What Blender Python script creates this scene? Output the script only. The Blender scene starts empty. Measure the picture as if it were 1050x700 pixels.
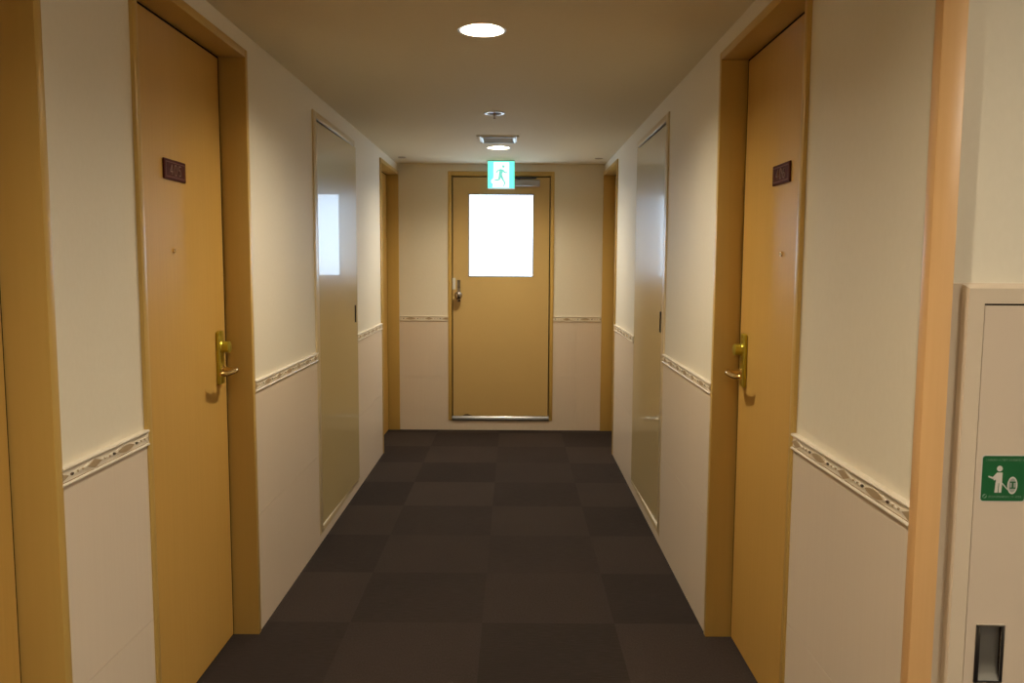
import bpy, bmesh, math
from mathutils import Vector, Matrix
PI = math.pi
S = bpy.context.scene
COL = S.collection

# ------------------------------------------------------------------ measures
A, B, D, H = 0.935, 0.7157, 6.598, 2.14        # left wall, right wall, end wall, ceiling
P, R, CW, HD = 0.010, 0.081, 0.027, 2.052      # casing proud, leaf recess, board thickness, head height
PL, ZS = 0.006, 0.8904                         # lower panel thickness, its top
ZD0, ZD1 = 0.8904, 0.9317                      # dado strip
YB = -3.2                                      # back of the lift hall
YF = 1.433                                     # wall turning away at the hall

# ------------------------------------------------------------------ materials
def nodes(name):
    m = bpy.data.materials.new(name); m.use_nodes = True
    nt = m.node_tree; b = nt.nodes['Principled BSDF']
    return m, nt, b

def plain(name, col, rough=0.5, metal=0.0, coat=0.0, coat_rough=0.05, spec=0.5):
    m, nt, b = nodes(name)
    b.inputs['Base Color'].default_value = (*col, 1)
    b.inputs['Roughness'].default_value = rough
    b.inputs['Metallic'].default_value = metal
    b.inputs['Coat Weight'].default_value = coat
    b.inputs['Coat Roughness'].default_value = coat_rough
    b.inputs['Specular IOR Level'].default_value = spec
    return m

def streaked(name, c1, c2, scale=(1, 1, 1), nscale=60, rough=0.5, bump=0.0, spec=0.5, detail=4, dist=0.002, coat=0, cr=.1):
    """noise stretched along one axis, mixed between two colours, with a matching bump"""
    m, nt, b = nodes(name)
    tc = nt.nodes.new('ShaderNodeTexCoord'); mp = nt.nodes.new('ShaderNodeMapping')
    mp.inputs['Scale'].default_value = scale
    n = nt.nodes.new('ShaderNodeTexNoise'); n.inputs['Scale'].default_value = nscale; n.inputs['Detail'].default_value = detail
    r = nt.nodes.new('ShaderNodeMix'); r.data_type = 'RGBA'
    r.inputs['A'].default_value = (*c1, 1); r.inputs['B'].default_value = (*c2, 1)
    nt.links.new(tc.outputs['Object'], mp.inputs['Vector']); nt.links.new(mp.outputs['Vector'], n.inputs['Vector'])
    nt.links.new(n.outputs['Fac'], r.inputs['Factor']); nt.links.new(r.outputs['Result'], b.inputs['Base Color'])
    b.inputs['Roughness'].default_value = rough
    b.inputs['Specular IOR Level'].default_value = spec
    b.inputs['Coat Weight'].default_value = coat; b.inputs['Coat Roughness'].default_value = cr
    if bump:
        bp = nt.nodes.new('ShaderNodeBump'); bp.inputs['Strength'].default_value = bump; bp.inputs['Distance'].default_value = dist
        nt.links.new(n.outputs['Fac'], bp.inputs['Height']); nt.links.new(bp.outputs['Normal'], b.inputs['Normal'])
    return m

def glow(name, col, strength):
    m, nt, b = nodes(name)
    b.inputs['Base Color'].default_value = (*[min(1, c * .8) for c in col], 1)
    b.inputs['Emission Color'].default_value = (*col, 1)
    b.inputs['Emission Strength'].default_value = strength
    b.inputs['Roughness'].default_value = .3
    return m

def carpet():
    m, nt, b = nodes('carpet_tiles')
    N, L = nt.nodes.new, nt.links.new
    tc = N('ShaderNodeTexCoord'); sp = N('ShaderNodeSeparateXYZ'); L(tc.outputs['Object'], sp.inputs[0])
    def mth(op, a, v=None):
        n = N('ShaderNodeMath'); n.operation = op
        for i, x in enumerate((a, v)):
            if x is None: continue
            if isinstance(x, (int, float)): n.inputs[i].default_value = x
            else: L(x, n.inputs[i])
        return n.outputs[0]
    u = mth('DIVIDE', mth('ADD', sp.outputs['X'], 0.1135), 0.5)
    v = mth('DIVIDE', mth('SUBTRACT', 5.984, sp.outputs['Y']), 0.5)
    fu, fv = mth('FLOOR', u), mth('FLOOR', v)
    par = mth('FLOORED_MODULO', mth('ADD', fu, fv), 2.0)          # 1 = light tile
    # every tile has its own small offset
    cv = N('ShaderNodeCombineXYZ'); L(fu, cv.inputs[0]); L(fv, cv.inputs[1])
    wn = N('ShaderNodeTexWhiteNoise'); wn.noise_dimensions = '2D'; L(cv.outputs[0], wn.inputs['Vector'])
    # pile ribs run across in one kind of tile and along in the other
    def ribs(sx, sy):
        mp = N('ShaderNodeMapping'); mp.inputs['Scale'].default_value = (sx, sy, 1)
        L(tc.outputs['Object'], mp.inputs['Vector'])
        n = N('ShaderNodeTexNoise'); n.inputs['Scale'].default_value = 1; n.inputs['Detail'].default_value = 3
        L(mp.outputs['Vector'], n.inputs['Vector']); return n.outputs['Fac']
    across, along = ribs(20, 220), ribs(180, 90)
    mx = N('ShaderNodeMix'); L(par, mx.inputs['Factor']); L(across, mx.inputs['A']); L(along, mx.inputs['B'])
    big = N('ShaderNodeTexNoise'); big.inputs['Scale'].default_value = 2.2; L(tc.outputs['Object'], big.inputs['Vector'])
    f = mth('ADD', mth('MULTIPLY', par, 0.36), mth('MULTIPLY', wn.outputs['Value'], 0.26))
    f = mth('ADD', f, mth('MULTIPLY', mth('SUBTRACT', mx.outputs['Result'], 0.5), 0.9))
    f = mth('ADD', f, mth('MULTIPLY', mth('SUBTRACT', big.outputs['Fac'], 0.5), 0.35))
    c = N('ShaderNodeMix'); c.data_type = 'RGBA'
    c.inputs['A'].default_value = (.0285, .0222, .0212, 1); c.inputs['B'].default_value = (.060, .0455, .0405, 1)
    L(f, c.inputs['Factor']); L(c.outputs['Result'], b.inputs['Base Color'])
    b.inputs['Roughness'].default_value = .95; b.inputs['Specular IOR Level'].default_value = .12
    bp = N('ShaderNodeBump'); bp.inputs['Strength'].default_value = .5; bp.inputs['Distance'].default_value = .003
    L(mx.outputs['Result'], bp.inputs['Height']); L(bp.outputs['Normal'], b.inputs['Normal'])
    return m

M = {}
M['paper'] = streaked('wallpaper_cream', (.79, .745, .635), (.83, .785, .68), (1, 1, .6), 90, .62, .10, .35)
M['panel'] = streaked('wainscot_pinkish', (.725, .63, .535), (.775, .68, .58), (60, 60, .8), 3, .33, .10, .4)
M['ceil'] = streaked('ceiling_plaster', (.73, .65, .46), (.77, .69, .50), (1, 1, 1), 50, .8, .12, .2)
M['veneer'] = streaked('door_veneer', (.54, .325, .080), (.61, .38, .105), (28, 28, .7), 4, .42, .03, .4)
M['jamb'] = streaked('frame_paint', (.56, .375, .110), (.60, .405, .125), (20, 20, .6), 4, .33, .0, .35)
M['steel_door'] = streaked('beige_enamel', (.60, .425, .175), (.635, .455, .19), (1, 1, 1), 5, .35, .0, .45)
M['cream_trim'] = plain('cream_moulding', (.83, .775, .68), .3)
M['tan'] = plain('tan_motif', (.44, .335, .215), .45)
M['bead'] = plain('dark_bead', (.05, .035, .022), .35)
M['lipshade'] = plain('brown_lip_shade', (.36, .25, .15), .45)
M['post'] = streaked('pale_wood', (.70, .42, .185), (.78, .49, .235), (30, 30, .8), 4, .36, .03, .4)
M['carpet'] = carpet()
M['closetL'] = plain('lacquer_mirrorlike', (.56, .46, .24), .30, coat=.34, coat_rough=.02, spec=.25)
M['closetR'] = plain('lacquer_satin', (.56, .46, .25), .34, coat=.6, coat_rough=.075, spec=.25)
M['closet_frame'] = plain('closet_frame_paint', (.68, .57, .37), .3)
M['alu'] = plain('aluminium', (.72, .70, .66), .28, 1)
M['chrome'] = plain('polished_steel', (.42, .37, .32), .16, 1)
M['sill'] = plain('stainless_sill', (.20, .20, .21), .3, 1)
M['darksteel'] = plain('dark_stainless', (.16, .16, .17), .30, 1)
M['bowl'] = plain('stainless_bowl', (.50, .52, .54), .38, 1)
M['brass'] = plain('green_brass', (.50, .42, .06), .34, .75)
M['brass_lever'] = plain('brass_lever', (.62, .43, .16), .22, .9)
M['black'] = plain('black', (.02, .018, .016), .6)
M['darkgap'] = plain('dark_gap', (.014, .008, .005), .9, spec=.1)
M['plate'] = plain('number_plate_brown', (.075, .018, .010), .55, spec=.06)
M['platerim'] = plain('number_plate_rim', (.17, .06, .03), .45, spec=.2)
M['digit'] = plain('number_digit', (.27, .17, .12), .5, spec=.2)
M['white'] = plain('white_enamel', (.75, .74, .72), .35)
M['cabinet'] = plain('cabinet_paint', (.66, .56, .465), .36)
M['cabinet_frame'] = plain('cabinet_frame_paint', (.68, .585, .475), .33)
M['closer'] = plain('closer_grey', (.40, .37, .36), .38, .3)
M['closer_arm'] = plain('closer_arm_dark', (.10, .10, .105), .35, .6)
M['sticker_w'] = plain('sticker_white', (.62, .60, .58), .4)
M['sticker_g'] = plain('sticker_green', (.005, .115, .035), .4)
M['sticker_soft'] = plain('sticker_print', (.22, .34, .26), .4)
M['sticker_grey'] = plain('sticker_reel_grey', (.33, .37, .35), .4)
M['window'] = glow('daylit_frosted_glass', (.60, .79, 1.0), 6.5)
M['bulb'] = glow('lamp_bulb', (1.0, .845, .60), 1280)
M['dome'] = glow('fill_dome_lit', (1.0, .89, .72), 72)
M['reflector'] = plain('lamp_reflector', (.80, .78, .74), .3, 1)
M['exit_green'] = glow('exit_green_lit', (.16, 1.0, .78), 1.25)
M['exit_white'] = glow('exit_white_lit', (.93, 1.0, .97), 1.45)
M['exit_man'] = glow('exit_figure_lit', (.20, .72, .62), 1.0)
M['exit_case'] = plain('exit_case', (.35, .42, .38), .4)
M['rim'] = plain('dull_metal_rim', (.42, .42, .40), .42, 1)
M['plate_tan'] = plain('vent_plate_tan', (.30, .24, .14), .8, spec=.1)
M['cap'] = plain('tan_cap', (.44, .35, .23), .6)
M['bronze'] = plain('bronze', (.23, .15, .07), .4, .5)
M['smudge'] = plain('scuff', (.10, .06, .03), .7)

# ------------------------------------------------------------------ mesh helpers
def bx(bm, x0, x1, y0, y1, z0, z1, mi=0, bevel=0, seg=2):
    r = bmesh.ops.create_cube(bm, size=1)
    vs = r['verts']
    for v in vs:
        v.co = Vector(((x0 + x1) / 2 + v.co.x * (x1 - x0), (y0 + y1) / 2 + v.co.y * (y1 - y0), (z0 + z1) / 2 + v.co.z * (z1 - z0)))
    fs = {f for v in vs for f in v.link_faces}
    for f in fs: f.material_index = mi
    if bevel:
        es = list({e for v in vs for e in v.link_edges})
        g = bmesh.ops.bevel(bm, geom=es, offset=bevel, segments=seg, affect='EDGES', profile=.5, clamp_overlap=True)
        for f in g['faces']: f.material_index = mi

def obj(name, bm, mats, parent=None, smooth=False):
    bmesh.ops.recalc_face_normals(bm, faces=bm.faces)
    me = bpy.data.meshes.new(name); bm.to_mesh(me); bm.free()
    for m in (mats if isinstance(mats, (list, tuple)) else [mats]): me.materials.append(M[m])
    o = bpy.data.objects.new(name, me); COL.objects.link(o)
    if smooth:
        for p in me.polygons: p.use_smooth = True
        try: me.set_sharp_from_angle(angle=math.radians(35))
        except Exception: pass
    if parent: o.parent = parent
    return o

def box(name, x0, x1, y0, y1, z0, z1, mat, parent=None, bevel=0, seg=2):
    bm = bmesh.new(); bx(bm, x0, x1, y0, y1, z0, z1, 0, bevel, seg)
    return obj(name, bm, mat, parent, smooth=bevel > 0)

def lathe(bm, prof, n=32, mi=0, M4=None):
    """revolve (r, h) about Z; M4 places it"""
    M4 = M4 or Matrix()
    rings = []
    for r, h in prof:
        if r < 1e-6: rings.append([bm.verts.new(M4 @ Vector((0, 0, h)))])
        else: rings.append([bm.verts.new(M4 @ Vector((r * math.cos(2 * PI * k / n), r * math.sin(2 * PI * k / n), h))) for k in range(n)])
    for a, c in zip(rings, rings[1:]):
        for k in range(n):
            q = [a[k % len(a)], a[(k + 1) % len(a)], c[(k + 1) % len(c)], c[k % len(c)]]
            u = []
            for v in q:
                if v not in u: u.append(v)
            if len(u) > 2:
                f = bm.faces.new(u); f.material_index = mi

def tube(bm, pts, rad, n=14, mi=0, flat=1.0):
    pts = [Vector(p) for p in pts]
    rad = rad if isinstance(rad, (list, tuple)) else [rad] * len(pts)
    rings = []
    up = Vector((0, 0, 1))
    for i, p in enumerate(pts):
        t = (pts[min(i + 1, len(pts) - 1)] - pts[max(i - 1, 0)]).normalized()
        s = t.cross(up)
        if s.length < 1e-4: s = Vector((1, 0, 0))
        s.normalize(); w = s.cross(t)
        rings.append([bm.verts.new(p + rad[i] * (math.cos(2 * PI * k / n) * s + flat * math.sin(2 * PI * k / n) * w)) for k in range(n)])
    for a, c in zip(rings, rings[1:]):
        for k in range(n):
            bm.faces.new((a[k], a[(k + 1) % n], c[(k + 1) % n], c[k])).material_index = mi
    bm.faces.new(rings[0]).material_index = mi; bm.faces.new(rings[-1]).material_index = mi

def prism(bm, poly, base, T, mi=0, h=.001):
    """poly: (s, z) outline; T maps (s, z, out) to the world; raised from base by h"""
    a = [bm.verts.new(T(s, z, base)) for s, z in poly]
    c = [bm.verts.new(T(s, z, base + h)) for s, z in poly]
    n = len(poly)
    bm.faces.new(c).material_index = mi; bm.faces.new(a[::-1]).material_index = mi
    for k in range(n):
        bm.faces.new((a[k], a[(k + 1) % n], c[(k + 1) % n], c[k])).material_index = mi

def disc(cx, cz, rx, rz, n=24): return [(cx + rx * math.cos(2 * PI * k / n), cz + rz * math.sin(2 * PI * k / n)) for k in range(n)]
def stroke(p, q, w0, w1=None):
    w1 = w0 if w1 is None else w1
    d = Vector((q[0] - p[0], q[1] - p[1])); d.normalize(); n = Vector((-d.y, d.x))
    return [(p[0] + n.x * w0, p[1] + n.y * w0), (q[0] + n.x * w1, q[1] + n.y * w1), (q[0] - n.x * w1, q[1] - n.y * w1), (p[0] - n.x * w0, p[1] - n.y * w0)]

def empty(name, loc):
    o = bpy.data.objects.new(name, None); COL.objects.link(o); o.location = loc; o.empty_display_size = .1
    return o

def tag(o, label, cat, group=None, kind=None):
    o['label'] = label; o['category'] = cat
    if group: o['group'] = group
    if kind: o['kind'] = kind
    return o

def settle(root):
    """children were built in world coordinates: keep them there under a root that stands at the thing's base"""
    bpy.context.view_layer.update()
    for c in root.children: c.matrix_parent_inverse = root.matrix_world.inverted()

# ------------------------------------------------------------------ camera
cam = bpy.data.cameras.new('camera'); co = bpy.data.objects.new('camera', cam); COL.objects.link(co)
Fw = Vector((-0.00223448, 0.99550856, -0.09464517)); Rt = Vector((0.99998224, 0.00274741, 0.00528952)); Up = Rt.cross(Fw)
mw = Matrix((Rt, Up, -Fw)).transposed().to_4x4(); mw.translation = Vector((0, 0, 1.3542)); co.matrix_world = mw
cam.sensor_width = 36; cam.lens = 838.92 / 1050 * 36; cam.clip_start = .02
S.camera = co

# ------------------------------------------------------------------ shell
HW = 3.0
floor = box('floor', -A - .3, HW + .1, YB - .1, D + .15, -.06, 0, 'carpet'); tag(floor, 'dark brown carpet tiles laid in a checkerboard along the corridor', 'floor', kind='structure')
LIGHTS = [(-.113, 2.856), (-.111, 5.673), (-.05, .72), (-.05, -1.6), (1.2, -1.1)]  # last two are unseen, added to brighten the near end
RC = .0745
def ceiling_mesh():
    """slab with a round hole for every recessed lamp"""
    bm = bmesh.new()
    x0, x1, y0, y1 = -A - .2, HW + .1, YB - .1, D + .15
    outer = [bm.verts.new((x, y, H)) for x, y in ((x0, y0), (x1, y0), (x1, y1), (x0, y1))]
    edges = [bm.edges.new((outer[i], outer[(i + 1) % 4])) for i in range(4)]
    for lx, ly in LIGHTS:
        c = [bm.verts.new((lx + RC * math.cos(2 * PI * k / 32), ly + RC * math.sin(2 * PI * k / 32), H)) for k in range(32)]
        edges += [bm.edges.new((c[i], c[(i + 1) % 32])) for i in range(32)]
    bmesh.ops.triangle_fill(bm, edges=edges, use_beauty=True)
    bx(bm, x0, x1, y0, y1, H + .16, H + .2)
    return bm
c = obj('ceiling', ceiling_mesh(), 'ceil'); tag(c, 'flat beige plaster ceiling over the corridor', 'ceiling', kind='structure')

def wallbox(bm, side, y0, y1, z0, z1, th=.14, out=0.0, mi=0):
    if side == 'L': bx(bm, -A - th, -A + out, y0, y1, z0, z1, mi)
    else: bx(bm, B - out, B + th, y0, y1, z0, z1, mi)

L1n, L1f, L2n, L2f = 2.0663, 2.8751, 5.7657, 6.577
L0n, L0f = .810, 1.6196
R1n, R1f, R2n, R2f = 2.0677, 2.879, 5.7715, 6.577
CLn, CLf, CRn, CRf = 3.903, 4.799, 3.926, 4.7986
CZ0, CZ1 = .071, 2.027
FT, FN = .030, .065                                        # closet frame board
SEAM = .436

def wall(side, y_start, openings, name, label):
    bm = bmesh.new()
    y = y_start
    segs = []
    for a, b_, z0, z1 in openings:
        segs.append((y, a)); y = b_
        wallbox(bm, side, a, b_, z1, H)          # over the opening
        if z0 > 0: wallbox(bm, side, a, b_, 0, z0)
    if D + .14 - y > .05: segs.append((y, D + .14))
    for a, b_ in segs: wallbox(bm, side, a, b_, 0, H)
    if side == 'R': bx(bm, B, B + .03, 1.416, 1.4470, 0, H)      # return behind the corner post
    o = obj(name, bm, 'paper'); tag(o, label, 'wall', kind='structure')
    lo = bmesh.new()
    for a, b_ in segs:
        if b_ > D: continue
        if side == 'R' and a < 1.45: a = 1.416
        for z0, z1 in ((0, SEAM - .0007), (SEAM + .0007, ZS)):
            if side == 'L': bx(lo, -A - .001, -A + PL, a, b_, z0, z1)
            else: bx(lo, B - PL, B + .001, a, b_, z0, z1)
    for a, b_, z0, z1 in openings:
        if z0 > 0:
            if side == 'L': bx(lo, -A - .001, -A + PL, a, b_, 0, z0)
            else: bx(lo, B - PL, B + .001, a, b_, 0, z0)
    p = obj('wainscot_panel', lo, 'panel', o); p['label'] = 'pinkish grooved lower wall panel'
    return segs

opsL = [(L0n - CW, L0f + CW, 0, HD + CW), (L1n - CW, L1f + CW, 0, HD + CW), (CLn - FN, CLf + FT, CZ0 - FT, CZ1 + FT), (L2n - CW, D + .2, 0, HD + CW)]
opsR = [(R1n - CW, R1f + CW, 0, HD + CW), (CRn - FN, CRf + FT, CZ0 - FT, CZ1 + FT), (R2n - CW, D + .2, 0, HD + CW)]
segL = wall('L', YB, opsL, 'wall_left', 'cream papered corridor wall carrying the door with plate 405')
segR = wall('R', 1.4460, opsR, 'wall_right', 'cream papered corridor wall between the wooden corner post and the emergency door')

# end wall with the emergency door opening
EX0, EX1, EZ0, EZ1 = -.531, .317, .08, 2.082
bm = bmesh.new()
bx(bm, -A - .3, EX0, D, D + .12, 0, H); bx(bm, EX1, B + .3, D, D + .12, 0, H); bx(bm, EX0, EX1, D, D + .12, EZ1, H); bx(bm, EX0, EX1, D, D + .12, 0, EZ0)
w = obj('wall_back', bm, 'paper'); tag(w, 'narrow cream wall closing the far end around the emergency door', 'wall', kind='structure')
bm = bmesh.new()
for z0, z1 in ((0, SEAM - .0007), (SEAM + .0007, ZS)):
    bx(bm, -A + .001, EX0, D - PL, D + .001, z0, z1)
    bx(bm, EX1, .505, D - PL, D + .001, z0, z1); bx(bm, .5064, B - .001, D - PL, D + .001, z0, z1)
bx(bm, EX0, EX1, D - PL, D + .001, 0, EZ0)
p = obj('wainscot_panel', bm, 'panel', w); p['label'] = 'pinkish grooved lower wall panel'

# lift hall around the camera
XH0 = .7600
bm = bmesh.new(); bx(bm, B + .012, HW + .1, YF + .004, YF + .12, 0, H)
w = obj('wall_front', bm, 'paper'); tag(w, 'cream papered wall above the hydrant cabinet beside the wooden post', 'wall', kind='structure')
w = box('wall_hall_side', HW, HW + .1, YB - .1, YF, 0, H, 'paper'); tag(w, 'cream side wall of the lift hall behind the viewer', 'wall', kind='structure')
w = box('wall_hall_rear', -A - .1, HW + .1, YB - .1, YB, 0, H, 'paper'); tag(w, 'cream rear wall of the lift hall behind the viewer', 'wall', kind='structure')

bm = bmesh.new(); bx(bm, B - .0145, .7435, 1.3885, 1.4165, 0, H, 0, .002)
o = obj('trim_1', bm, 'post', smooth=True); tag(o, 'pale wooden corner post between corridor wall and hydrant cabinet wall', 'post', kind='structure')

# ------------------------------------------------------------------ dado strips
def dado(name, T, s0, s1, phase, label):
    """T(s, z, out) -> world. diamonds at phase + k*.295, pointed ovals half way"""
    bm = bmesh.new()
    prof = [(0, 0), (.0095, .0), (.0125, .0015), (.0135, .0035), (.0125, .0058), (.0085, .0068), (.008, .0085), (.008, .0320), (.0085, .0335), (.0125, .0345), (.0138, .0375), (.0128, .0402), (.010, .0413), (0, .0413)]
    ring = [[bm.verts.new(T(s, ZD0 + z, o)) for o, z in prof] for s in (s0, s1)]
    n = len(prof)
    for k in range(n - 1):
        f = bm.faces.new((ring[0][k], ring[0][k + 1], ring[1][k + 1], ring[1][k]))
        if k in (5, 7): f.material_index = 3  # brown bands tint in the shadow line beside each lip
    bm.faces.new(ring[0]); bm.faces.new(ring[1][::-1])
    zc, base = ZD0 + .0203, .0078
    clip = lambda poly: [(min(max(s, s0 + .0005), s1 - .0005), z) for s, z in poly]
    def put(poly, b, mi, h):
        xs = [s for s, z in poly]
        if max(xs) <= s0 + .002 or min(xs) >= s1 - .002: return
        prism(bm, clip(poly), b, T, mi, h)
    k0 = math.floor((s0 - phase) / .295) - 1
    for k in range(k0, k0 + int((s1 - s0) / .295) + 4):
        c = phase + k * .295
        dia = lambda a, b_: [(c - a, zc), (c, zc - b_), (c + a, zc), (c, zc + b_)]
        put(dia(.043, .0133), base, 0, .0026); put(dia(.032, .0102), base + .0024, 1, .0010)
        e = c + .1475
        leaf = lambda a, b_: [(e - a + 2 * a * t / 12, zc + b_ * math.sin(PI * t / 12) ** .8) for t in range(13)] + [(e + a - 2 * a * t / 12, zc - b_ * math.sin(PI * t / 12) ** .8) for t in range(1, 12)]
        put(leaf(.049, .0112), base, 0, .0026); put(leaf(.041, .0082), base + .0024, 1, .0010)
        for g in (-1, 1):
            put(disc(e + g * .0565, zc,   .0056, .0030, 12), base, 2, .0028)
            put(disc(e + g * .0700, zc, .0045, .0030, 10), base, 0, .0030)
            put(disc(e + g * .0790, zc, .0030, .0024, 10), base, 1, .0030)
            put(disc(e + g * .0875, zc, .0045, .0030, 10), base, 0, .0030)
            put(disc(c + g * .0470, zc, .0030, .0022, 10), base, 1, .0026)
    o = obj(name, bm, ['cream_trim', 'tan', 'bead', 'lipshade'])
    return tag(o, label, 'dado strip', kind='structure')
TL = lambda s, z, o: Vector((-A + o, s, z))
TR = lambda s, z, o: Vector((B - o, s, z))
TE = lambda s, z, o: Vector((s, D - o, z))
EL = .001
dado('trim_2', TL, L0f + CW - .004, L1n - CW + EL, 1.772, 'cream moulded strip of diamonds on the wall before the door with plate 405')
dado('trim_3', TL, L1f + CW, CLn - FN, 2.905, 'cream moulded strip of diamonds between door 405 and the mirror-glossy closet')
dado('trim_4', TL, CLf + FT, L2n - CW + EL, 4.90, 'cream moulded strip beyond the mirror-glossy closet door')
dado('trim_5', TR, 1.4160, R1n - CW + EL, 1.713, 'cream moulded strip of diamonds between the wooden post and a room door')
dado('trim_6', TR, R1f + CW, CRn - FN, 2.906, 'cream moulded strip of diamonds between a room door and the satin closet')
dado('trim_7', TR, CRf + FT, R2n - CW + EL, 4.93, 'cream moulded strip beyond the satin closet door')
dado('trim_8', TE, -A + .012, EX0, -.686, 'short cream moulded strip beside the knob of the emergency door')
dado('trim_9', TE, EX1, B - .012, .425, 'short cream moulded strip beside the hinges of the emergency door')

# ------------------------------------------------------------------ room doors
DIG = {'0': [[(0, .5), (.25, 1), (.75, 1), (1, .5), (.75, 0), (.25, 0), (0, .5)]],
       '4': [[(.72, 0), (.72, 1), (0, .3), (1, .3)]],
       '5': [[(.95, 1), (.15, 1), (.08, .56), (.6, .62), (.95, .35), (.85, .08), (.4, 0), (.02, .12)]],
       '6': [[(.85, .95), (.45, .9), (.1, .5), (.1, .2), (.35, 0), (.7, 0), (.95, .22), (.8, .48), (.4, .52), (.1, .35)]]}

def room_door(name, side, yn, yf, label, number=None, far_wall=False, hardware=True, gap=.0095):
    sg = 1 if side == 'L' else -1
    W = -A if side == 'L' else B
    X = lambda out: W + sg * out                 # out > 0 towards the corridor
    root = empty(name, (X(-R), (yn + yf) / 2, 0)); tag(root, label, 'door', kind='structure')
    def b2(bm, o0, o1, y0, y1, z0, z1, mi=0, bev=0, seg=2):
        a, c = sorted((X(o0), X(o1))); bx(bm, a, c, y0, y1, z0, z1, mi, bev, seg)
    back = -R - .055
    # frame: two posts and a head, with a slim raised edge bead facing the corridor
    bm = bmesh.new()
    b2(bm, back, P, yn - CW, yn, 0, HD + CW, 0, .0018)
    b2(bm, back, P, yf, yf + CW, 0, HD + CW, 0, .0018)
    b2(bm, back, P, yn - .004, yf + .004, HD, HD + CW, 0, .0018)
    fr = obj('door_frame', bm, 'jamb', root, True)
    bm = bmesh.new()
    b2(bm, -R - .048, -R - .042, yn - .004, yf + .004, 0, HD + .004)
    b2(bm, -R - .045, -R - .0012, yf - gap + .001, yf + .001, .001, HD + .001); b2(bm, -R - .045, -R - .0012, yn, yf, HD - .0055, HD + .001)      # near-black strips put the gap's shade into colour
    obj('gap_shade', bm, 'darkgap', root)
    bm = bmesh.new(); b2(bm, -R - .041, -R, yn + .004, yf - gap, .006, HD - .0065, 0, .0012, 1)
    leaf = obj('door_leaf', bm, 'veneer', root)
    # peephole
    yc = 2.4525 - 2.0663 + yn
    bm = bmesh.new()
    RM = Matrix.Translation(Vector((X(-R), yc, 1.387))) @ Matrix.Rotation(sg * PI / 2, 4, 'Y')
    lathe(bm, [(.0, .002), (.0035, .002), (.0042, .004), (.0075, .004), (.0075, 0)], 20, 0, RM)
    obj('peephole', bm, 'brass_lever', leaf, True)
    if number:
        Y0, Y1, Z0, Z1 = yn + .3255, yn + .4825, 1.594, 1.6545
        bm = bmesh.new()
        b2(bm, -R, -R + .006, Y0, Y1, Z0, Z1, 0, .003)
        b2(bm, -R + .004, -R + .0066, Y0 + .009, Y1 - .009, Z0 + .008, Z0 + .0105, 1); b2(bm, -R + .004, -R + .0066, Y0 + .009, Y1 - .009, Z1 - .0105, Z1 - .008, 1)
        b2(bm, -R + .004, -R + .0066, Y0 + .009, Y0 + .0125, Z0 + .008, Z1 - .008, 1); b2(bm, -R + .004, -R + .0066, Y1 - .0125, Y1 - .009, Z0 + .008, Z1 - .008, 1)
        pl = obj('number_plate', bm, ['plate', 'platerim'], leaf)
        bm = bmesh.new()
        # reading direction: away from the viewer on the left wall, towards on the right wall
        dy = 1 if side == 'L' else -1
        ym = (Y0 + Y1) / 2
        for i, ch in enumerate(number):
            ox = ym + dy * ((i - 1) * .030 - .0095)
            for line in DIG[ch]:
                for p, q in zip(line, line[1:]):
                    poly = stroke((ox + dy * p[0] * .019, 1.610 + p[1] * .029), (ox + dy * q[0] * .019, 1.610 + q[1] * .029), .0016)
                    prism(bm, poly, -R + .006, lambda s, z, o: Vector((X(o), s, z)), 0, .0012)
        obj('room_number', bm, 'digit', pl)
    if hardware:
        yh = yf - .082
        bm = bmesh.new(); b2(bm, -R, -R + .014, yh - .023, yh + .023, .936, 1.117, 0, .004, 3)
        b2(bm, -R, -R + .016, yh - .012, yh + .012, 1.104, 1.120, 0, .003)
        esc = obj('escutcheon', bm, 'brass', leaf, True)
        bm = bmesh.new()
        Rm = Matrix.Translation(Vector((X(-R + .010), yh, 1.064))) @ Matrix.Rotation(sg * PI / 2, 4, 'Y')
        lathe(bm, [(0, .0), (.0225, 0), (.0225, .006), (.0200, .009), (.0190, .022), (.0200, .025), (.0200, .030), (.016, .032), (0, .032)], 28, 0, Rm)
        bx(bm, min(X(-R + .041), X(-R + .0425)), max(X(-R + .041), X(-R + .0425)), yh - .0015, yh + .0015, 1.057, 1.071, 0)
        obj('lock_cylinder', bm, 'brass', esc, True)
        bm = bmesh.new()
        zl = .986
        o0 = -R + .010
        pts = [(X(o0), yh, zl), (X(o0 + .022), yh, zl), (X(o0 + .040), yh - .001, zl + .001), (X(o0 + .050), yh - .007, zl + .001), (X(o0 + .054), yh - .018, zl), (X(o0 + .053), yh - .040, zl - .001), (X(o0 + .050), yh - .065, zl - .003), (X(o0 + .047), yh - .090, zl - .003), (X(o0 + .043), yh - .107, zl - .001), (X(o0 + .036), yh - .114, zl)]
        tube(bm, pts, [.0105, .0095, .0095, .010, .010, .0098, .0095, .009, .0085, .007], 14, 0, 1.0)
        lathe(bm, [(0, 0), (.015, 0), (.015, .005), (.011, .008), (0, .008)], 24, 0, Matrix.Translation(Vector((X(o0 + .002), yh, zl))) @ Matrix.Rotation(sg * PI / 2, 4, 'Y'))
        obj('lever_handle', bm, 'brass_lever', esc, True)
    settle_tree(root)
    return root

def settle_tree(root):
    bpy.context.view_layer.update()
    inv = Matrix.Translation(-Vector(root.location))
    for c in root.children: c.matrix_parent_inverse = inv

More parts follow.
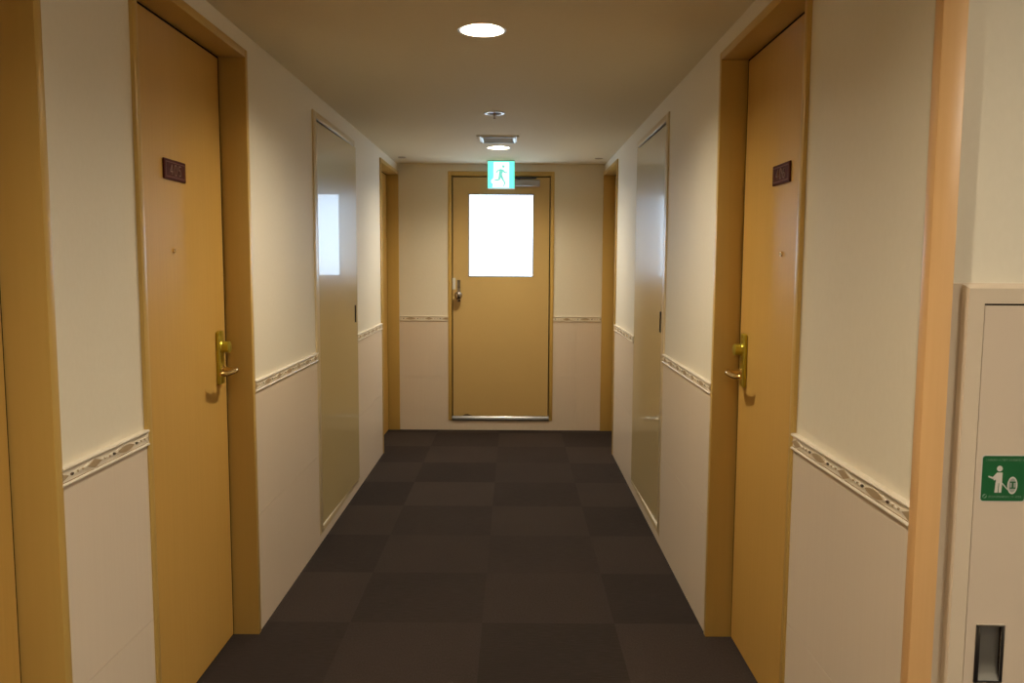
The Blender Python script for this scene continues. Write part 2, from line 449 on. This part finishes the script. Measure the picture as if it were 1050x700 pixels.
room_door('door_1', 'L', L0n, L0f, 'wooden room door beside the viewer, its leaf barely showing past the frame post', hardware=False, gap=.0035)
room_door('door_2', 'L', L1n, L1f, 'wooden room door with plate 405 and a brass lever', '405')
room_door('door_3', 'L', L2n, L2f, 'recessed wooden door just beyond the mirror-glossy closet', None, hardware=False)
room_door('door_4', 'R', R1n, R1f, 'wooden room door facing 405, with a dark plate and brass lever', '406')
room_door('door_5', 'R', R2n, R2f, 'recessed wooden door just beyond the satin closet', None, hardware=False)

# ------------------------------------------------------------------ emergency door
root = empty('door_6', ((EX0 + EX1) / 2, D, EZ0)); tag(root, 'beige steel emergency door with a bright frosted window at the corridor end', 'door', kind='structure')
bm = bmesh.new()
LX0, LX1, LZ0, LZ1 = -.502, .288, .115, 2.046
yo, yi = D - .012, D + .06
bx(bm, EX0, LX0, yo, yi, EZ0, EZ1, 0, .003); bx(bm, LX1, EX1, yo, yi, EZ0, EZ1, 0, .003); bx(bm, LX0 - .004, LX1 + .004, yo, yi, LZ1, EZ1, 0, .003)
obj('door_frame', bm, 'jamb', root, True)
box('gap_shade', LX0 - .002, LX1 + .002, D + .05, D + .058, EZ0, LZ1 + .002, 'darkgap', root)  # near-black sheet gives the gap round the leaf its shade
bm = bmesh.new()
ring = [[bm.verts.new((x, y, z)) for y, z in ((D + .05, EZ0), (D - .016, EZ0), (D - .0165, EZ0 + .010), (D - .010, EZ0 + .0125), (D + .004, LZ0 - .004), (D + .05, LZ0 - .003))] for x in (LX0, LX1)]
for k in range(6): bm.faces.new((ring[0][k], ring[0][(k + 1) % 6], ring[1][(k + 1) % 6], ring[1][k]))
bm.faces.new(ring[0]); bm.faces.new(ring[1][::-1])
obj('steel_threshold', bm, 'sill', root, True)
WX0, WX1, WZ0, WZ1 = -.365, .150, 1.251, 1.903
g, yl, yb = .009, D + .006, D + .046
bm = bmesh.new()
bx(bm, LX0 + g, WX0, yl, yb, LZ0, LZ1 - g); bx(bm, WX1, LX1 - g, yl, yb, LZ0, LZ1 - g)
bx(bm, WX0, WX1, yl, yb, LZ0, WZ0); bx(bm, WX0, WX1, yl, yb, WZ1, LZ1 - g)
bmesh.ops.remove_doubles(bm, verts=bm.verts, dist=1e-5)
leaf = obj('door_leaf', bm, 'steel_door', root)
bm = bmesh.new()
for q in ((WX0 - .004, WX0 + .005, WZ0 - .004, WZ1 + .004), (WX1 - .005, WX1 + .004, WZ0 - .004, WZ1 + .004), (WX0, WX1, WZ0 - .004, WZ0 + .005), (WX0, WX1, WZ1 - .005, WZ1 + .004)):
    bx(bm, q[0], q[1], yl - .002, yl + .02, q[2], q[3])
obj('window_bead', bm, 'closer', leaf)
pane = box('frosted_pane', WX0 + .001, WX1 - .001, yl + .014, yl + .02, WZ0 + .001, WZ1 - .001, 'window', leaf); pane['label'] = 'frosted window pane glowing white with daylight'
# knob set
bm = bmesh.new()
bx(bm, -.460, -.432, yl - .006, yl, 1.045, 1.222, 0, .003)
Rx = Matrix.Rotation(PI / 2, 4, 'X')
lathe(bm, [(0, 0), (.013, 0), (.013, .010), (.010, .014), (0, .014)], 24, 0, Matrix.Translation((-.446, yl - .005, 1.165)) @ Rx)
esc = obj('lock_plate', bm, 'chrome', leaf, True)
bm = bmesh.new()
lathe(bm, [(0, 0), (.030, 0), (.030, .004), (.022, .010), (.012, .016), (.011, .030), (.016, .034), (.027, .041), (.033, .053), (.033, .062), (.028, .072), (.016, .079), (0, .081)], 32, 0, Matrix.Translation((-.4465, yl - .004, 1.098)) @ Rx)
obj('door_knob', bm, 'chrome', esc, True)
bm = bmesh.new(); bx(bm, LX0 + .006, LX0 + .030, yl - .003, yl, 1.146, 1.238, 0, .002)
o = obj('strike_guard', bm, 'white', leaf, True); o['label'] = 'pale latch guard plate'
# door closer
bm = bmesh.new(); bx(bm, -.015, .200, yl - .052, yl, 1.965, 2.014, 0, .004, 3)
cl = obj('door_closer', bm, 'closer', leaf, True); cl['label'] = 'grey overhead door closer'
bm = bmesh.new(); bx(bm, -.06, .172, yl - .040, yl - .014, 2.024, 2.036, 0, .003); lathe(bm, [(0, 0), (.012, 0), (.012, .016), (0, .016)], 20, 0, Matrix.Translation((.03, yl - .028, 2.012)))
obj('closer_arm', bm, 'closer_arm', cl, True)
# scuff at the foot of the leaf, a chipped piece of the paint
bm = bmesh.new(); prism(bm, [(-.415, .117), (-.392, .128), (-.375, .130), (-.352, .121), (-.335, .117)], 0, lambda s, z, o: Vector((s, yl - o, z)), 0, .0006)
o = obj('paint_chip', bm, 'smudge', leaf); o['label'] = 'dark scuff above the threshold'
settle_tree(root)

# ------------------------------------------------------------------ wall closets
def closet(name, side, yn, yf, ypull, lacquer, label):
    sg = 1 if side == 'L' else -1
    W = -A if side == 'L' else B
    X = lambda out: W + sg * out
    def b2(bm, o0, o1, y0, y1, z0, z1, mi=0, bev=0, seg=2):
        a, c = sorted((X(o0), X(o1))); bx(bm, a, c, y0, y1, z0, z1, mi, bev, seg)
    root = empty(name, (X(-.1), (yn + yf) / 2, CZ0 - FT)); tag(root, label, 'closet')
    bm = bmesh.new()
    b2(bm, -.12, .007, yn - FN, yn, CZ0 - FT, CZ1 + FT, 0, .002); b2(bm, -.12, .006, yf, yf + FT, CZ0 - FT, CZ1 + FT, 0, .002)
    b2(bm, -.12, .006, yn - .003, yf + .003, CZ1, CZ1 + FT, 0, .002); b2(bm, -.12, .0065, yn - .003, yf + .003, CZ0 - FT, CZ0, 0, .002)
    obj('closet_frame', bm, 'closet_frame', root, True)
    box('closet_back', *sorted((X(-.13), X(-.05))), yn - .002, yf + .002, CZ0 - .002, CZ1 + .002, 'darkgap', root)
    bm = bmesh.new(); b2(bm, -.012, .003, yn, yf, CZ1 - .004, CZ1 + .001); obj('upper_rail', bm, 'alu', root)
    bm = bmesh.new(); b2(bm, -.012, .0075, yn, yf, CZ0 - .002, CZ0 + .002, 0, .0006); obj('lower_rail', bm, 'cream_trim', root)
    # leaf with a real slot for the pull
    y0, y1, z0, z1 = yn + .002, yf - .005, CZ0 + .005, CZ1 - .014
    zp0, zp1 = ypull[2], ypull[3]
    p0, p1 = ypull[0], ypull[1]
    bm = bmesh.new()
    for q in ((y0, p0, z0, z1), (p1, y1, z0, z1), (p0, p1, z0, zp0), (p0, p1, zp1, z1)): b2(bm, -.035, .001, *q)
    bmesh.ops.remove_doubles(bm, verts=bm.verts, dist=1e-5)
    leaf = obj('closet_door', bm, lacquer, root)
    # the leaf stands slightly ajar: turned a little about its vertical hinge edge
    ang, yh = (-.018, yn) if side == 'L' else (-.016, yn + .25)
    TW = Matrix.Translation(Vector((X(-.012), yh, 0))) @ Matrix.Rotation(ang if side == 'L' else -ang, 4, 'Z') @ Matrix.Translation(-Vector((X(-.012), yh, 0)))
    leaf.matrix_local = TW
    bm = bmesh.new()
    t = .003
    b2(bm, -.032, .0022, p0, p0 + t, zp0, zp1); b2(bm, -.032, .0022, p1 - t, p1, zp0, zp1)
    b2(bm, -.032, .0022, p0, p1, zp0, zp0 + t); b2(bm, -.032, .0022, p0, p1, zp1 - t, zp1); b2(bm, -.032, -.026, p0, p1, zp0, zp1)
    o = obj('flush_pull', bm, 'darksteel', leaf); o['label'] = 'dark sunken finger pull'
    settle_tree(root)
closet('storage_closet', 'L', CLn, CLf, (4.715, 4.750, 1.010, 1.112), 'closetL', 'tall wall closet with mirror-glossy beige door sharply reflecting the window')
closet('storage_closet', 'R', CRn, CRf, (3.985, 4.018, 1.021, 1.126), 'closetR', 'tall wall closet with satin beige door holding a blurred bluish reflection')

# ------------------------------------------------------------------ ceiling fittings
LAB = ['recessed round downlight nearest along the corridor ceiling, glowing with a visible bulb', 'recessed round downlight before the green exit sign',
       'recessed downlight over the viewer, out of sight', 'unseen downlight added behind the viewer on the corridor axis', 'unseen downlight added in the middle of the lift hall']
def make_light(loc, label):
    root = empty('ceiling_downlight', (loc[0], loc[1], H)); tag(root, label, 'ceiling light', 'round downlights recessed in the ceiling')
    bm = bmesh.new()
    lathe(bm, [(RC - .002, .0), (RC - .001, -.0015), (RC + .007, -.0025), (RC + .009, 0.0)], 48)
    obj('trim_ring', bm, 'white', root, True)
    bm = bmesh.new()
    lathe(bm, [(RC - .0015, -.001), (RC - .004, .03), (RC - .012, .07), (RC - .03, .10), (.022, .115), (.0, .115)], 48)
    obj('reflector', bm, 'reflector', root, True)
    bm = bmesh.new()
    lathe(bm, [(0, .020), (.018, .024), (.032, .036), (.038, .052), (.036, .068), (.026, .085), (.018, .098), (.018, .114)], 32)
    obj('bulb', bm, 'bulb', root, True)
    return root
proto = make_light(LIGHTS[0], LAB[0])
for loc, lab in zip(LIGHTS[1:], LAB[1:]):
    r = proto.copy(); COL.objects.link(r); r.location = (loc[0], loc[1], H); r['label'] = lab
    for ch in proto.children:
        c = ch.copy(); COL.objects.link(c); c.parent = r

# unseen fill dome, added to brighten the wall beside the post
def dome(loc, label):
    root = empty('fill_dome', (loc[0], loc[1], H + .001)); tag(root, label, 'ceiling light')
    bm = bmesh.new(); lathe(bm, [(.0, 0), (.19, 0), (.195, -.012), (.185, -.022), (0, -.022)], 40); obj('fill_dome_base', bm, 'white', root, True)
    bm = bmesh.new(); lathe(bm, [(.178, -.022), (.172, -.045), (.14, -.072), (.08, -.088), (0, -.093)], 40); obj('fill_dome_glow', bm, 'dome', root, True)
    return root
dome((2.0, .30), 'unseen fill light added in the lift hall to brighten the hydrant cabinet wall')

# sprinkler with a white cup
root = empty('ceiling_sprinkler', (-.108, 4.38, H)); tag(root, 'white round sprinkler rosette with dark centre on the ceiling between the downlights', 'sprinkler')
bm = bmesh.new(); lathe(bm, [(.034, .0), (.034, -.003), (.040, -.006), (.052, -.005), (.057, -.0005), (.057, 0)], 40); lathe(bm, [(.033, -.0004), (0, -.0004)], 32, 1)
obj('rosette', bm, ['white', 'black'], root, True)
bm = bmesh.new(); lathe(bm, [(.007, 0), (.007, -.012), (.003, -.016), (.003, -.027), (.007, -.028), (.007, -.031), (0, -.031)], 20)
obj('deflector', bm, 'cap', root, True)
# small cover caps in the two corners
def cap(x, y, label):
    bm = bmesh.new(); lathe(bm, [(0, -.006), (.022, -.006), (.029, -.004), (.031, 0)], 28)
    o = obj('sprinkler_cover', bm, 'cap', None, True); o.location = (x, y, H + .001)
    tag(o, label, 'sprinkler cover', 'small round caps on the ceiling')
cap(-.843, 6.205, 'small brown ceiling cap by the door beyond the mirror-glossy closet')
cap(.628, 6.22, 'small brown ceiling cap by the door beyond the satin closet')
# air vent
vx0, vx1, vy0, vy1 = -.238, .026, 5.135, 5.435
root = empty('air_vent', ((vx0 + vx1) / 2, (vy0 + vy1) / 2, H)); tag(root, 'square metal air vent in the ceiling before the exit sign', 'air vent')
def frame2(bm, a0, a1, b0, b1, w, z0, z1, bev=.0015):
    bx(bm, a0, a0 + w, b0, b1, z0, z1, 0, bev); bx(bm, a1 - w, a1, b0, b1, z0, z1, 0, bev)
    bx(bm, a0 + w * .5, a1 - w * .5, b0, b0 + w, z0, z1, 0, bev); bx(bm, a0 + w * .5, a1 - w * .5, b1 - w, b1, z0, z1, 0, bev)
bm = bmesh.new(); frame2(bm, vx0, vx1, vy0, vy1, .016, H - .006, H); obj('vent_frame', bm, 'ceil', root, True)
bm = bmesh.new(); frame2(bm, vx0 + .030, vx1 - .024, vy0 + .030, vy1 - .030, .008, H - .010, H); obj('inner_rim', bm, 'rim', root, True)
bm = bmesh.new(); bx(bm, vx0 + .012, vx1 - .012, vy0 + .012, vy1 - .012, H - .002, H - .0005); obj('vent_backing', bm, 'bronze', root)
bm = bmesh.new(); bx(bm, vx0 + .040, vx1 - .040, vy0 + .040, vy1 - .040, H - .006, H - .002, 0, .001); obj('centre_plate', bm, 'plate_tan', root, True)
settle_tree(root)

# ------------------------------------------------------------------ exit sign
sx0, sx1, sz0, sz1, sy = -.206, -.003, 1.932, 2.134, 6.362
root = empty('exit_sign', ((sx0 + sx1) / 2, sy + .02, H)); tag(root, 'lit green emergency exit sign with a running figure above the door', 'exit sign')
bm = bmesh.new(); bx(bm, sx0 - .003, sx1 + .003, sy + .001, sy + .036, sz0 - .003, sz1 + .002, 0, .003); bx(bm, sx0 + .03, sx1 - .03, sy + .006, sy + .032, sz1, H)
obj('housing', bm, 'exit_case', root, True)
TS = lambda u, v, o: Vector((sx0 + u * (sx1 - sx0), sy - o, sz1 - v * (sz1 - sz0)))
bm = bmesh.new(); prism(bm, [(0, 0), (1, 0), (1, 1), (0, 1)], -.0015, TS, 0, .0015); face = obj('green_panel', bm, 'exit_green', root)
bm = bmesh.new(); prism(bm, [(.215, .04), (.80, .04), (.80, .985), (.16, .985), (.20, .90), (.185, .83), (.13, .80), (.13, .70), (.19, .67), (.215, .60)], 0, TS, 0, .0006); obj('white_doorway', bm, 'exit_white', face)
bm = bmesh.new()
zz = .0006
for i, poly in enumerate((disc(.585, .195, .055, .055, 20),
             stroke((.53, .30), (.46, .52), 0.072, 0.058),            # trunk
             stroke((.50, .32), (.37, .35), 0.032), stroke((.37, .35), (.31, .44), 0.029),          # trailing arm
             stroke((.56, .33), (.64, .43), 0.032), stroke((.64, .43), (.73, .42), 0.026),          # leading arm
             stroke((.46, .50), (.43, .70), 0.052, 0.038), stroke((.43, .70), (.25, .70), 0.035, 0.026),   # bent leg
             stroke((.48, .50), (.57, .68), 0.052, 0.038), stroke((.57, .68), (.65, .82), 0.036, 0.029), stroke((.65, .82), (.58, .95), 0.029, 0.023))):
    prism(bm, poly, zz + i * .00004, TS, 0, .0005)
obj('running_figure', bm, 'exit_man', face)
settle_tree(root)

# ------------------------------------------------------------------ hydrant cabinet
root = empty('hydrant_cabinet', (1.15, YF, 0)); tag(root, 'beige steel fire hydrant cabinet with green sticker beside the wooden post', 'cabinet')
CX1 = 1.62
bm = bmesh.new(); bx(bm, XH0 - .012, CX1 + .03, YF - .001, YF + .006, .0, 1.325, 0, .0015); o = obj('back_plate', bm, 'cabinet_frame', root)
# frame: flat front with a chamfered outer edge
bm = bmesh.new()
def chamfer_frame(x0, x1, z0, z1, ix0, ix1, iz0, iz1, yb_, yf_, ch):
    def rect(a, b_, c, d, y): return [bm.verts.new(Vector(q)) for q in ((a, y, c), (b_, y, c), (b_, y, d), (a, y, d))]
    r0 = rect(x0, x1, z0, z1, yb_); r1 = rect(x0 + ch, x1 - ch, z0 + ch, z1 - ch, yf_); r2 = rect(ix0, ix1, iz0, iz1, yf_); r3 = rect(ix0, ix1, iz0, iz1, yb_)
    for p, q in ((r0, r1), (r1, r2), (r2, r3), (r3, r0)):
        for k in range(4): bm.faces.new((p[k], p[(k + 1) % 4], q[(k + 1) % 4], q[k]))
DX0, DX1, DZ0, DZ1 = .8165, CX1 - .03, .10, 1.2895
chamfer_frame(.7815, CX1, .06, 1.3235, DX0, DX1, DZ0, DZ1, YF, YF - .012, .0075)
obj('cabinet_frame', bm, 'cabinet_frame', root)
box('door_gap', DX0, DX1, YF - .0022, YF - .0012, DZ0, DZ1, 'darkgap', root)
# door with a real hole for the pull
hx0, hx1, hz0, hz1 = .838, .8875, .603, .7105
d0, d1, e0, e1 = DX0 + .0022, DX1 - .003, DZ0 + .003, DZ1 - .0032
yd0, yd1 = YF - .010, YF - .002
bm = bmesh.new()
for q in ((d0, hx0, e0, e1), (hx1, d1, e0, e1), (hx0, hx1, e0, hz0), (hx0, hx1, hz1, e1)): bx(bm, q[0], q[1], yd0, yd1, q[2], q[3])
bmesh.ops.remove_doubles(bm, verts=bm.verts, dist=1e-5)
door = obj('cabinet_door', bm, 'cabinet', root)
# recessed pull: rim and scooped bowl
bm = bmesh.new()
yr0, yr1 = yd0 - .002, yd0 + .001
w_ = .007
bx(bm, hx0 - .001, hx0 + w_, yr0, yr1, hz0, hz1, 0, .001); bx(bm, hx1 - w_ * .6, hx1 + .001, yr0, yr1, hz0, hz1, 0, .001)
bx(bm, hx0, hx1, yr0, yr1, hz1 - .003, hz1 + .0015, 1, .001); bx(bm, hx0, hx1, yr0, yr1, hz0 - .001, hz0 + .003, 0, .001)
pull = obj('recessed_pull', bm, ['darksteel', 'alu'], door, True); pull['label'] = 'dark stainless recessed pull'
bm = bmesh.new()
n = 14
xa, xb = hx0 + w_, hx1 - w_ * .6
rows = []
for k in range(n + 1):
    t = k / n
    depth = .0065 * math.sin(PI * min(1, t * 1.15 + .08)) ** .6 if t < .8 else .0065 * (1 - t) / .2 * .9
    z = hz1 - .003 - t * (hz1 - hz0 - .006)
    rows.append((z, max(depth, 0.0)))
rows = [(hz1 - .003, .0068), (hz0 + .040, .0068), (hz0 + .028, .0060), (hz0 + .018, .0044), (hz0 + .010, .0022), (hz0 + .003, -.0004)]
for (za, da), (zb, db) in zip(rows, rows[1:]):
    q = [bm.verts.new(Vector(p)) for p in ((xa, yd0 + da, za), (xb, yd0 + da, za), (xb, yd0 + db, zb), (xa, yd0 + db, zb))]
    bm.faces.new(q)
bmesh.ops.remove_doubles(bm, verts=bm.verts, dist=1e-5)
bowl = obj('pull_bowl', bm, 'bowl', pull, True)
# green safety sticker
gx0, gx1, gz0, gz1 = .8285, .9095, .9375, 1.0225
def rrect(x0, x1, z0, z1, r, n=6):
    out = []
    for cx, cz, a0 in ((x1 - r, z1 - r, 0), (x0 + r, z1 - r, PI / 2), (x0 + r, z0 + r, PI), (x1 - r, z0 + r, 1.5 * PI)):
        out += [(cx + r * math.cos(a0 + k * PI / 2 / n), cz + r * math.sin(a0 + k * PI / 2 / n)) for k in range(n + 1)]
    return out
TC = lambda s, z, o: Vector((s, yd0 - o, z))
bm = bmesh.new(); prism(bm, rrect(gx0, gx1, gz0, gz1, .006), 0, TC, 0, .0004); prism(bm, rrect(gx0 + .0018, gx1 - .0018, gz0 + .0018, gz1 - .0018, .005), .0003, TC, 1, .0003)
st = obj('safety_sticker', bm, ['sticker_w', 'sticker_g'], door); st['label'] = 'green square sticker with a white figure holding a hose'
gw, gh = gx1 - gx0, gz1 - gz0
TP = lambda u, v, o: Vector((gx0 + u * gw, yd0 - .0006 - o, gz1 - v * gh))
bm = bmesh.new()
def sp(poly, mi=0, k=[0]):
    k[0] += 1; prism(bm, poly, k[0] * .00001, TP, mi, .0002)
sp(disc(.405, .29, .062, .060, 24))                                   # head
sp([(.36, .375), (.47, .375), (.47, .60), (.335, .60), (.335, .47)])   # trunk
sp(stroke((.38, .40), (.275, .51), .042, .036)); sp(stroke((.275, .51), (.44, .44), .035, .030)); sp(stroke((.265, .49), (.165, .455), .020, .016))
sp([(.33, .58), (.395, .58), (.385, .80), (.315, .80)]); sp([(.41, .58), (.475, .58), (.465, .80), (.405, .80)])
sp(stroke((.475, .60), (.60, .735), .010))                              # hose
ring = disc(.70, .645, .110, .185, 28)
sp([(u, v) for u, v in ring], 1)
sp(disc(.70, .645, .083, .150, 28), 2)
sp(stroke((.64, .575), (.77, .575), .013), 3); sp(stroke((.645, .70), (.775, .70), .013), 3); sp(stroke((.706, .575), (.706, .70), .018), 3)
o = obj('pictogram', bm, ['sticker_w', 'sticker_w', 'sticker_grey', 'sticker_g'], st)
def words(body, size, u0, u1, v, name):
    cu = bpy.data.curves.new(name, 'FONT'); cu.body = body; cu.size = size; cu.align_x = 'LEFT'; cu.resolution_u = 2
    t = bpy.data.objects.new(name, cu); COL.objects.link(t)
    bpy.context.view_layer.update()
    dg = bpy.context.evaluated_depsgraph_get()
    me = bpy.data.meshes.new_from_object(t.evaluated_get(dg)); bpy.data.objects.remove(t)
    xs = [p.co.x for p in me.vertices] or [0, 1]; x0, x1 = min(xs), max(xs)
    k = (u1 - u0) * gw / max(x1 - x0, 1e-6)
    for p in me.vertices:
        x, y = p.co.x, p.co.y
        p.co = TP(u0 + (x - x0) * k / gw, v, .0003) + Vector((0, 0, y))
    me.materials.append(M['sticker_soft'])
    o = bpy.data.objects.new(name, me); COL.objects.link(o); o.parent = st
words('この消火栓は一人で操作できる易操作性です', .0046, .09, .93, .125, 'upper_print')
words('(財)日本消防設備安全センター認定品', .0042, .19, .91, .905, 'lower_print')
bm = bmesh.new(); prism(bm, disc(.105, .875, .048, .046, 20), 0, TP, 0, .0002); prism(bm, stroke((.08, .90), (.135, .85), .016), .0002, TP, 1, .0002)
obj('round_emblem', bm, ['sticker_soft', 'sticker_g'], st)
settle_tree(root)

# ------------------------------------------------------------------ daylight fill of the world is nil: closed corridor
wd = bpy.data.worlds.new('world'); S.world = wd; wd.use_nodes = True
wd.node_tree.nodes['Background'].inputs['Color'].default_value = (.02, .02, .02, 1)

S.view_settings.view_transform = 'Standard'; S.view_settings.look = 'None'
S.view_settings.gamma = 1; S.view_settings.use_curve_mapping = False
S.view_settings.exposure = -0.07
S.cycles.use_denoising = True
S.cycles.max_bounces = 10; S.cycles.diffuse_bounces = 6; S.cycles.glossy_bounces = 4
S.cycles.caustics_reflective = True
S.cycles.sample_clamp_indirect = 6
